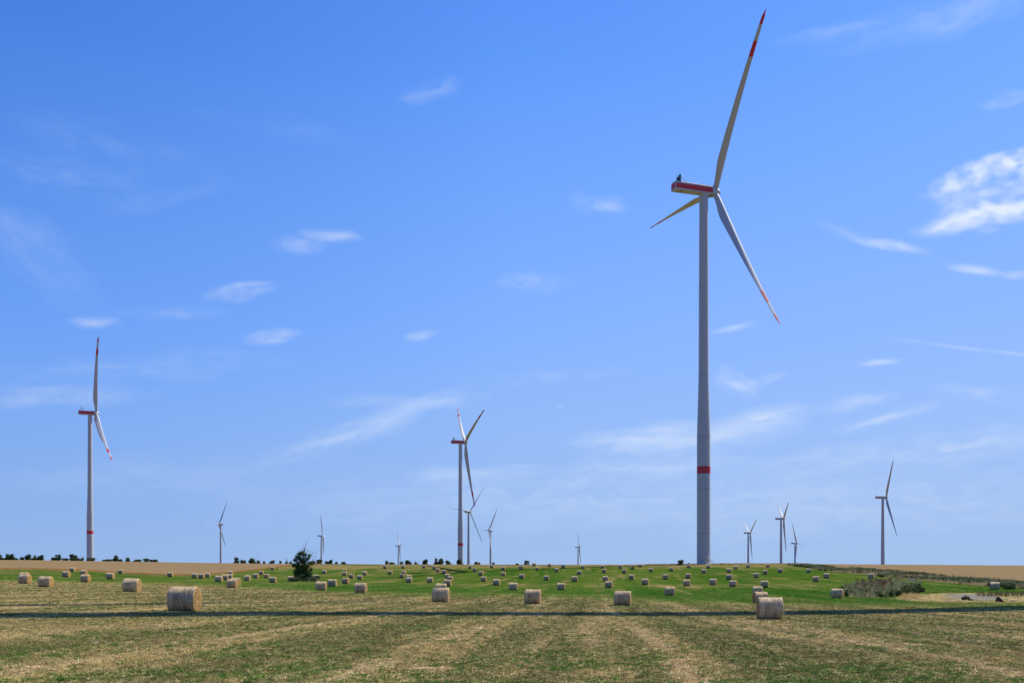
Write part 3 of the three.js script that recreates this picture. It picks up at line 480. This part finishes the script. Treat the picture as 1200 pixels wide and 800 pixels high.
{ // bushes standing on the crest by the huge turbine
  for (const [px, row, w, h, label] of [[798.4, 662.2, 3.4, 2.15, 'round bush on the crest beside the huge turbine foot'], [807.3, 661.8, 1.2, 0.9, 'tiny dark shrub on the crest beside the round bush'], [846, 661.2, 1.4, 0.6, 'low weedy shrub on the crest right of the huge turbine foot']]) {
    const p = ground(px, row), g = shapes[4].clone(); g.name = numbered('crest_bush'); tag(g, label, 'bush'); g.position.copy(p).add(new THREE.Vector3(0, -0.1, 0)); g.scale.set(w / 10, h / 9.4, w / 10); scene.add(g);
  }
}
// the lone tree in the meadow: dense dark crown to the ground, bare dead branches on one side
{
  const p = ground(354, 680.6), s = -p.z / F, g = thing('lone_tree', 'lone dark green tree in the meadow with bare dead branches on one side', 'tree'), r = rng(4242);
  g.position.set(p.x, p.y - 0.05, p.z);
  const at = (px, py, dz) => [(px - 354) * s, (680.6 - py) * s, dz], wood = [], tips = [], dead = [], dtips = [];
  limbs(r, [0, -0.2, 0], new THREE.Vector3(0.02, 1, 0.05), 4.6, 0.16, 2, wood, tips, 0.6, 0.4);
  limbs(r, [0.35, -0.2, 0.2], new THREE.Vector3(0.25, 1, 0.1), 3.6, 0.10, 1, wood, tips, 0.6, 0.4);
  mesh('trunk', mergeGeometries(wood), barkMat, g);
  for (const [bx, by, dx, dy, dz, L, w] of [[358, 665, 0.9, 0.75, 0.2, 3.4, 0.055], [358, 660, 0.75, 1.0, -0.2, 3.0, 0.05], [357, 668, 1.3, 0.5, -0.1, 3.2, 0.05], [355, 655, 0.15, 1, 0.2, 2.3, 0.045], [353, 656, -0.5, 0.9, 0, 2.0, 0.04], [360, 662, 1.0, 0.3, 0.4, 2.6, 0.04], [356, 652, 0.6, 0.8, 0.3, 1.8, 0.035], [350, 660, -1, 0.6, 0.2, 1.7, 0.035]]) limbs(r, at(bx, by, 0), new THREE.Vector3(dx, dy, dz), L * 0.72, w * 0.8, 2, dead, dtips, 0.85, 0.1);
  mesh('dead_branches', mergeGeometries(dead), twigMat, g);
  const cl = [[352, 675, .8, 1.15, .75], [358, 674, -.2, 1.0, .8], [347.5, 670, .1, .62, .75], [362, 672, .3, .62, .7], [353, 666, .3, 1.0, .9], [349, 664, -.3, .65, .7], [358, 663, .2, .75, .75], [355, 657, 0, .8, .8], [351.5, 654, .2, .6, .6], [359.5, 654, .1, .5, .45], [353.5, 648, .1, .45, .65], [348.5, 652, .2, .45, .5], [363, 667, -.1, .45, .55], [354, 671, -.9, 1.2, 1.2], [350, 660, .5, .5, .6], [361, 659, -.3, .35, .4], [346, 676, .3, .45, .5], [364, 677, .2, .5, .5], [347, 656, .1, .5, .55], [361.5, 650.5, 0, .42, .45], [345.5, 662, .2, .5, .6], [364, 660, .1, .42, .5], [351, 648.5, -.1, .5, .5], [357, 650, .2, .5, .5]].map(([px, py, dz, rx, ry]) => { const q = at(px, py, dz); return [q[0] * 1.12, q[1], q[2] * 1.2, rx * 1.32, ry * 1.12, rx * 1.3]; });
  mesh('crown', leafCloud(r, cl, 17000, 0.12, 0.6), leafMat([.075, .128, .026]), g);
}
// ------------------------------------------------------------------ tufts of plants used for stubble, meadow and weeds
function blades(seed, n, { h = [0.04, 0.09], w = 0.006, lean = 0.6, radius = 0.06, segs = 2, flat = false, tones = [0.7, 1.2] }) {
  const r = rng(seed), pos = [], idx = [], col = [];
  for (let k = 0; k < n; k++) {
    const a = r() * 6.283, rr = radius * Math.sqrt(r()), x = Math.cos(a) * rr, z = Math.sin(a) * rr, H = mix(h[0], h[1], r()), b = r() * 6.283, L = lean * (0.3 + r()), face = r() * 6.283, v = mix(tones[0], tones[1], r()), o = pos.length / 3;
    for (let i = 0; i <= segs; i++) {
      const t = i / segs, ww = w * (flat ? 1 : 1 - 0.85 * t) * (0.7 + 0.6 * r() * (i ? 0 : 1)), cx = x + Math.cos(b) * L * H * (flat ? t : t * t), cz = z + Math.sin(b) * L * H * (flat ? t : t * t), y = flat ? 0.006 + 0.02 * ((k * 0.37) % 1) + t * H * 0.12 : H * t * (1 - 0.25 * L * t);
      const sx = Math.cos(face) * ww, sz = Math.sin(face) * ww;
      pos.push(cx - sx, y, cz - sz, cx + sx, y, cz + sz); col.push(v, v, v, v, v, v);
    }
    for (let i = 0; i < segs; i++) { const q = o + i * 2; idx.push(q, q + 1, q + 2, q + 1, q + 3, q + 2); }
  }
  return geo(pos, idx, null, col);
}
function rosette(seed, n, len, wide) {
  const r = rng(seed), pos = [], idx = [], col = [];
  for (let k = 0; k < n; k++) {
    const a = k / n * 6.283 + r() * 0.6, L = len * (0.6 + 0.6 * r()), up = 0.25 + 0.7 * r(), c = Math.cos(a), s = Math.sin(a), w = wide * (0.7 + 0.5 * r()), v = 0.75 + 0.5 * r(), b = pos.length / 3;
    pos.push(0, 0.01, 0, c * L * 0.55 - s * w, L * up * 0.8, s * L * 0.55 + c * w, c * L, L * up * 0.75, s * L, c * L * 0.55 + s * w, L * up * 0.8, s * L * 0.55 - c * w);
    for (let q = 0; q < 4; q++) col.push(v, v, v);
    idx.push(b, b + 1, b + 2, b, b + 2, b + 3);
  }
  return geo(pos, idx, null, col);
}
function stalk(seed, h, leaves, leaf, wide, head) {          // an upright weed: stem, leaves, flower head
  const r = rng(seed), pos = [], idx = [], col = [], quad = (p, d, s, v) => { const b = pos.length / 3; for (const [i, j] of [[0, 0], [0.5, 1], [1, 0], [0.5, -1]]) { pos.push(p[0] + d[0] * i + s[0] * j, p[1] + d[1] * i + s[1] * j, p[2] + d[2] * i + s[2] * j); col.push(...v); } idx.push(b, b + 1, b + 2, b, b + 2, b + 3); };
  for (let m = 0; m < 5; m++) {
    const bx = (r() - .5) * 0.35, bz = (r() - .5) * 0.35, lx = (r() - .5) * 0.3, lz = (r() - .5) * 0.3, H = h * (0.65 + 0.45 * r());
    quad([bx, 0, bz], [lx, H, lz], [0.008, 0, 0.006], [.9, .85, .7]);
    for (let k = 0; k < leaves; k++) { const t = k / leaves, a = r() * 6.283, L = leaf * (1 - 0.6 * t) * (0.6 + 0.7 * r()), v = 0.7 + 0.6 * r(); quad([bx + lx * t, H * t * 0.92, bz + lz * t], [Math.cos(a) * L, L * (0.2 + 0.7 * r()), Math.sin(a) * L], [-Math.sin(a) * wide * (1 - .5 * t), 0, Math.cos(a) * wide * (1 - .5 * t)], [v, v, v]); }
    for (let k = 0; k < head; k++) { const a = r() * 6.283, y = H * (0.72 + 0.3 * r()), v = 0.8 + 0.6 * r(), L = 0.06 + 0.05 * r(); quad([bx + lx * y / H, y, bz + lz * y / H], [Math.cos(a) * L, L, Math.sin(a) * L], [0.02, 0.01, 0.02], [v * 1.1, v, v]); }
  }
  return geo(pos, idx, null, col);
}
const plantMat = (rough = 0.85) => new THREE.MeshPhysicalMaterial({ color: 0xffffff, vertexColors: true, roughness: rough, specularIntensity: 0.15, side: THREE.DoubleSide, transmission: 0.2, thickness: 0 });
const plant = plantMat(), dryblade = new THREE.MeshPhysicalMaterial({ specularIntensity: 0.1, color: 0xffffff, vertexColors: true, roughness: 0.9, side: THREE.DoubleSide, transmission: 0.45, thickness: 0 }), drystalk = new THREE.MeshPhysicalMaterial({ specularIntensity: 0.1, color: 0xffffff, vertexColors: true, roughness: 0.8, side: THREE.DoubleSide });
function scatter(name, geometry, material, spots, label, category) {     // spots: [x, y, z, scale, height scale, r, g, b]
  if (!spots.length) return;
  const m = new THREE.InstancedMesh(geometry, material, spots.length), M = new THREE.Matrix4(), q = new THREE.Quaternion(), Y = new THREE.Vector3(0, 1, 0), c = new THREE.Color(), r = rng(spots.length);
  spots.forEach((s, i) => { q.setFromAxisAngle(Y, r() * 6.283); M.compose(new THREE.Vector3(s[0], s[1], s[2]), q, new THREE.Vector3(s[3], s[3] * s[4], s[3])); m.setMatrixAt(i, M); m.setColorAt(i, c.setRGB(s[5], s[6], s[7])); });
  m.name = numbered(name); m.castShadow = m.receiveShadow = true; tag(m, label, category, null, 'stuff'); scene.add(m); return m;
}
const surf = (X, Z) => terrain(X, Z) + (Math.hypot(X, Z) < 120 ? (fbm(X * 1.1, Z * 1.1, 3) - 0.5) * 0.07 : 0);
{ // stubble, litter and young grass over the near field; meadow grass further back
  const r = rng(9), stub = [], litter = [], grass = [], broad = [], meadow = [];
  const near = 22, D0 = 330, total = 560000;
  // distances drawn so that the plants thin out with distance as they shrink in the picture
  const zmin = 11, zmax = 210, areaNear = (near * near - zmin * zmin) / 2, areaFar = near * near * Math.log(zmax / near), share = areaNear / (areaNear + areaFar);
  for (let k = 0; k < total; k++) {
    const z = r() < share ? Math.sqrt(zmin * zmin + r() * (near * near - zmin * zmin)) : near * Math.exp(r() * Math.log(zmax / near)), u = (r() - 0.5) * 1.36, X = u * z, Z = -z;
    const q = zone(X, Z); if (r() < sm(105, 205, z) || q.tan > 0.3 || q.verge > 0.5 || q.gravel || (q.pad && r() < 0.8)) continue;
    const y = surf(X, Z) - 0.004, c = groundColor(X, Z, q), g = fbm(X * 0.5 + 31, Z * 0.5, 2) * 0.5 + fbm(X * 3.1 + 7, Z * 3.1, 2) * 0.5, band = strawRow(X, Z), lum = 0.55 + 0.85 * r(), grow = 1 + sm(25, 120, z) * 0.9;
    const isGreen = r() < q.green * 0.97;
    if (isGreen) { const t = r(); meadow.push([X, y, Z, grow * (0.8 + 0.5 * r()), 0.8 + 0.4 * r(), mix(c[0], .06, 0.4) * lum * 2.7, mix(c[1], .14, 0.4) * lum * 2.6, mix(c[2], .012, 0.4) * lum * 2.2]); continue; }
    const pick = r(), greenish = sm(0.52, 0.70, g + 0.09 * sm(22, 16, z)) * 0.30 + 0.03;
    if (pick < greenish * (1 - band)) { if (r() < 0.45) broad.push([X, y, Z, grow * (0.7 + 0.7 * r()), 1, .085 * lum, .185 * lum, .026 * lum]); else grass.push([X, y, Z, grow * (0.7 + 0.6 * r()), 1, .125 * lum, .205 * lum, .040 * lum]); }
    else if (pick < 0.55) { const d = r() < 0.3 ? 1.5 : 1; stub.push([X, y, Z, grow * (0.7 + 0.6 * r()), 1, c[0] * lum * 1.5 * d, c[1] * lum * 1.45 * d, c[2] * lum * 1.35 * d]); }
    else { const p = r() < 0.42 + 0.5 * band ? 1 : 0; litter.push([X, y, Z, grow * (0.7 + 0.6 * r()), 1, mix(c[0] * 1.55, .78, p * .55) * lum, mix(c[1] * 1.5, .66, p * .55) * lum, mix(c[2] * 1.38, .38, p * .55) * lum]); }
  }
  scatter('stubble', blades(1, 12, { h: [0.03, 0.075], w: 0.0055, lean: 0.55, radius: 0.075, segs: 1, tones: [0.6, 1.25] }), drystalk, stub, 'short dry stubble stems covering the mown field', 'stubble');
  scatter('straw_litter', blades(2, 11, { h: [0.06, 0.16], w: 0.0055, lean: 1.0, radius: 0.085, segs: 1, flat: true, tones: [0.6, 1.25] }), drystalk, litter, 'loose straw litter lying over the mown field', 'straw');
  scatter('young_grass', blades(3, 12, { h: [0.04, 0.105], w: 0.0065, lean: 0.8, radius: 0.065, tones: [0.65, 1.3] }), plant, grass, 'fresh green grass sprouting through the stubble', 'grass');
  scatter('broadleaf_sprouts', rosette(4, 10, 0.075, 0.019), plant, broad, 'small green broadleaf sprouts in the stubble', 'weeds');
  scatter('meadow_grass', blades(5, 14, { h: [0.04, 0.10], w: 0.008, lean: 0.7, radius: 0.11, segs: 1, tones: [0.7, 1.25] }), plant, meadow, 'bright green grass of the sloping meadow', 'grass');
}
// loose heaps of straw on the near stubble
function strawHeap(px, py, w, d, seed, label) {
  const p = ground(px, py), r = rng(seed), pos = [], idx = [], col = [];
  for (let k = 0; k < 2600; k++) {
    const a = r() * 6.283, q = Math.pow(r(), 0.7), x = Math.cos(a) * q * w / 2 * (0.75 + 0.5 * vnoise(a * 1.3 + seed, 1)), z = Math.sin(a) * q * d / 2 * (0.75 + 0.5 * vnoise(a * 1.7 + seed, 5)), y = surf(p.x + x, p.z + z) - p.y + 0.01 + 0.075 * (1 - q) * r() * (0.4 + vnoise(x * 5, z * 5 + seed));
    const b = r() * 6.283, L = 0.05 + 0.10 * r(), dy = (r() - .45) * 0.05, s = 0.0035, v = 0.65 + 0.5 * r(), o = pos.length / 3, cx = Math.cos(b) * L, cz = Math.sin(b) * L;
    pos.push(x - cz / L * s, y, z + cx / L * s, x + cz / L * s, y, z - cx / L * s, x + cx, y + dy, z + cz); col.push(v, v * 0.97, v * 0.9, v, v * 0.97, v * 0.9, v, v, v * 0.92);
    idx.push(o, o + 1, o + 2);
  }
  const m = mesh(numbered('straw_heap'), geo(pos, idx, null, col), new THREE.MeshStandardMaterial({ color: new THREE.Color().setRGB(.80, .56, .33), vertexColors: true, roughness: 0.85, side: THREE.DoubleSide }), scene);
  m.position.copy(p); tag(m, label, 'straw'); m.userData.kind = 'stuff';
}
strawHeap(36, 783.5, 1.5, 0.9, 5, 'flat heap of pale straw left on the stubble near the green sprouts');
strawHeap(506, 785, 1.35, 0.8, 6, 'flat heap of pale straw on the stubble between the sprouting patches');

// ------------------------------------------------------------------ weeds: thicket beside the pad, verge along the brown field, dry grass on the crest
{
  const r = rng(33), thistle = stalk(1, 0.95, 16, 0.26, 0.035, 6), dock = stalk(2, 1.15, 8, 0.16, 0.025, 34), dryg = blades(8, 26, { h: [0.35, 0.8], w: 0.011, lean: 0.55, radius: 0.22, segs: 2, tones: [0.7, 1.25] }), bushy = leafCloud(rng(6), [[0, .4, 0, .45, .4, .45], [.3, .3, .1, .35, .3, .35], [-.25, .35, -.1, .35, .32, .35]], 420, 0.07);
  const th = [], dk = [], dg = [], bu = [], vt = [], vd = [], vb = [], cd = [];
  const thick = [[988, 693], [994, 699.5], [1010, 701], [1030, 700.8], [1046, 700], [1060, 698], [1078, 695], [1080, 689], [1060, 687.5], [1030, 687], [1008, 688]].map(([x, y]) => { const p = ground(x, y); return [p.x, p.z]; });
  const xs = thick.map((p) => p[0]), zs = thick.map((p) => p[1]), lo = [Math.min(...xs), Math.min(...zs)], hi = [Math.max(...xs), Math.max(...zs)];
  for (let k = 0; k < 2600; k++) {
    const X = mix(lo[0], hi[0], r()), Z = mix(lo[1], hi[1], r()); if (!inside(thick, X, Z)) continue;
    const n = fbm(X * 0.35, Z * 0.14, 3), y = surf(X, Z), l = 0.75 + 0.5 * r(), px = 600 + F * X / -Z;
    if (n > 0.44 && r() < 0.6 && px < 1046 && px > 1004 && -Z > 146) dk.push([X, y, Z, 0.6 + 0.6 * r(), 1.15, .25 * l, .19 * l, .12 * l]);
    else if (px > 1054 && r() < 0.45) dg.push([X, y, Z, 0.8 + 0.5 * r(), 1, .66 * l, .48 * l, .25 * l]);
    else if (r() < 0.22) bu.push([X, y, Z, 0.9 + 0.6 * r(), 1, .05 * l, .085 * l, .02 * l]);
    else if (r() < 0.3) dg.push([X, y, Z, 0.9 + 0.7 * r(), 1.25, .60 * l, .50 * l, .30 * l]);
    else th.push([X, y, Z, 0.45 + 0.5 * r() + 0.7 * sm(0.4, 0.65, fbm(X * 0.6 + 5, Z * 0.3, 2)), 1.15, .27 * l, .29 * l, .15 * l]);
  }
  for (const [px, py, n] of [[1072, 694, 26], [1068, 695, 10]]) for (let k = 0; k < n; k++) { const p = ground(px + (r() - .5) * 10, py + (r() - .5) * 2), l = 0.8 + 0.4 * r(); bu.push([p.x, p.y, p.z, 1.1 + 0.6 * r(), 1.1, .032 * l, .065 * l, .014 * l]); }
  for (let k = 0; k < 150; k++) { const p = ground(1066 + (r() - .5) * 22, 699 + (r() - .5) * 4), l = 0.8 + 0.4 * r(); dg.push([p.x, p.y, p.z, 0.6 + 0.4 * r(), 0.9, .52 * l, .38 * l, .18 * l]); }
  // verge
  for (let k = 0; k < 9000; k++) {
    const u = mix(0.27, 0.66, r()), z0 = vergeFrom(u), z1 = tanRight(u), z = mix(z0 - 1.5, z1 + 1, r()), X = u * z, Z = -z, n = fbm(X * 0.16, Z * 0.10, 3), y = terrain(X, Z), l = 0.7 + 0.6 * r(), px = 600 + F * u;
    if (r() > 0.9) continue;
    const bare = px > 1060 ? 0.25 : 0;
    if (r() < bare) vd.push([X, y, Z, 0.5 + 0.4 * r(), 0.8, .40 * l, .30 * l, .16 * l]);
    else if (n > 0.57) vb.push([X, y, Z, 0.6 + 0.5 * r(), 0.9, .075 * l, .11 * l, .035 * l]);
    else if (n < 0.40 || r() < 0.3) vd.push([X, y, Z, 0.7 + 0.5 * r(), 0.9, .46 * l, .36 * l, .20 * l]);
    else vt.push([X, y, Z, 0.7 + 0.4 * r(), 0.85, .20 * l, .22 * l, .12 * l]);
  }
  for (let k = 0; k < 30; k++) { const p = ground(1182 + (r() - .5) * 10, 690 + (r() - .5) * 2), l = 0.6 + 0.8 * r(); vb.push([p.x, p.y, p.z, 0.5 + 0.7 * r(), 1.2, .065 * l, .105 * l, .03 * l]); }
  for (let k = 0; k < 240; k++) { const p = ground(1175 + (r() - .5) * 60, 697.5 + (r() - .5) * 3), l = 0.8 + 0.4 * r(); if (r() < 0.5) vt.push([p.x, p.y, p.z, 0.45 + 0.3 * r(), 0.8, .12 * l, .12 * l, .06 * l]); else vd.push([p.x, p.y, p.z, 0.4 + 0.3 * r(), 0.8, .42 * l, .32 * l, .16 * l]); }
  // dry grass along the crest, at the border of the tan hilltop field and at the foot of the lone tree
  for (let k = 0; k < 9000; k++) {
    const u = mix(-0.2, 0.29, r()), z = mix(405, 436, Math.sqrt(r())), X = u * z, Z = -z, l = 0.75 + 0.5 * r(), n = fbm(X * 0.05, Z * 0.1, 3), tall = u > 0.13 ? 0.75 : 0.3;
    if (n > 0.6) vb.push([X, terrain(X, Z), Z, (0.3 + 0.3 * r()) * (tall + 0.2), 0.6, .13 * l, .17 * l, .05 * l]); else cd.push([X, terrain(X, Z), Z, (0.5 + 0.5 * r()) * 1.4, tall, .46 * l, .36 * l, .19 * l]);
  }
  for (let k = 0; k < 7000; k++) { const u = mix(-0.62, -0.2, r()), z = tanLeft(u) + r() * mix(12, 4, sm(-0.45, -0.3, u)), X = u * z, Z = -z, l = 0.8 + 0.4 * r(); cd.push([X, terrain(X, Z), Z, 0.7 + 0.6 * r(), 0.75, .50 * l, .31 * l, .12 * l]); }
  for (let k = 0; k < 160; k++) { const p = ground(357 + (r() - .5) * 32, 680.3 + (r() - .6) * 2.5), l = 0.8 + 0.4 * r(), px = 600 + F * p.x / -p.z; if (px < 349 || r() < 0.3) vb.push([p.x, p.y, p.z, 0.7 + 0.6 * r(), 1.25, .055 * l, .085 * l, .04 * l]); else cd.push([p.x, p.y, p.z, 0.9 + 0.5 * r(), 1, .38 * l, .29 * l, .14 * l]); }
  scatter('weed_thicket', thistle, plant, th, 'grey green thicket of tall weeds beside the bare pad', 'weeds');
  scatter('dock_stalks', dock, drystalk, dk, 'brown seeded dock stalks standing in the weed thicket', 'weeds');
  scatter('dry_tussocks', dryg, dryblade, dg, 'pale dry grass tussocks round the weed thicket', 'grass');
  scatter('thicket_shrubs', bushy, plant, bu, 'dark green low shrubs in the weed thicket', 'shrubs');
  scatter('verge_weeds', thistle, plant, vt, 'grey green weeds of the verge below the brown field', 'weeds');
  scatter('verge_dry_grass', dryg, dryblade, vd, 'dry grass of the verge below the brown field', 'grass');
  scatter('verge_shrubs', bushy, plant, vb, 'low dark shrubs along the field borders', 'shrubs');
  scatter('crest_dry_grass', dryg, dryblade, cd, 'dry golden grass along the crest and the tan field border', 'grass');
}
// ------------------------------------------------------------------ things on the bare pad
{
  const lump = (seed, w, h, d) => { const g = new THREE.IcosahedronGeometry(1, 3), p = g.attributes.position; for (let i = 0; i < p.count; i++) { const x = p.getX(i), y = p.getY(i), z = p.getZ(i), k = 0.78 + 0.5 * fbm(x * 2.2 + seed, y * 2.2 + z * 2.1 + seed, 3); p.setXYZ(i, x * k * w / 2, (y * k * 0.5 + 0.38) * h, z * k * d / 2); } g.computeVertexNormals(); return g; };
  const p = ground(1132.5, 703.6), m = mesh('earth_clod', lump(3, 1.0, 0.62, 0.8), std(.05, .036, .026, 0.95), scene); m.position.copy(p); tag(m, 'dark brown clod of earth lying on the sandy edge of the gravel pad', 'earth clod');
  const p3 = ground(1136, 703.8), m3 = mesh(numbered('field_stone'), lump(8, 0.4, 0.3, 0.4), std(.28, .22, .18, 0.9), scene); m3.position.copy(p3).add(new THREE.Vector3(0.18, 0, 0.35)); tag(m3, 'small brownish stone beside the earth clod on the gravel pad', 'stone');
  const p2 = ground(1172.5, 705.4), sh = new THREE.Shape(); sh.moveTo(-0.5, -0.05); sh.lineTo(0.5, -0.05); sh.lineTo(0.02, 0.32); sh.lineTo(-0.16, 0.46); sh.lineTo(-0.3, 0.42); sh.closePath();
  const wg = new THREE.ExtrudeGeometry(sh, { depth: 0.7, bevelEnabled: true, bevelSize: 0.03, bevelThickness: 0.03, bevelSegments: 2 }); wg.translate(0, 0, -0.35);
  const w = mesh('wedge_block', wg, std(.055, .045, .038, 0.9), scene); w.position.copy(p2); w.scale.set(1, 1.25, 1); w.rotation.y = -0.35; tag(w, 'dark wedge shaped block at the edge of the gravel pad by the shadow', 'block');
  const p4 = ground(1068.5, 680), sl = mesh('concrete_slab', new RoundedBoxGeometry(1.25, 0.28, 0.8, 2, 0.05), std(.55, .52, .50, 0.8), scene); sl.position.copy(p4).add(new THREE.Vector3(0, 0.14, 0)); sl.rotation.y = 0.2; tag(sl, 'pale flat concrete slab lying in the weedy verge', 'slab');
  const rr = rng(12), pebbles = []; for (let k = 0; k < 900; k++) { const q = ground(1106 + rr() * 90, 696 + rr() * 10), l = 0.7 + 0.6 * rr(); pebbles.push([q.x, q.y, q.z, 0.03 + 0.06 * rr(), 0.7, .30 * l, .27 * l, .24 * l]); }
  scatter('gravel', new THREE.IcosahedronGeometry(1, 0), std(1, 1, 1, 0.9), pebbles, 'loose grey gravel scattered over the pad', 'gravel');
}
renderer.render(scene, camera);
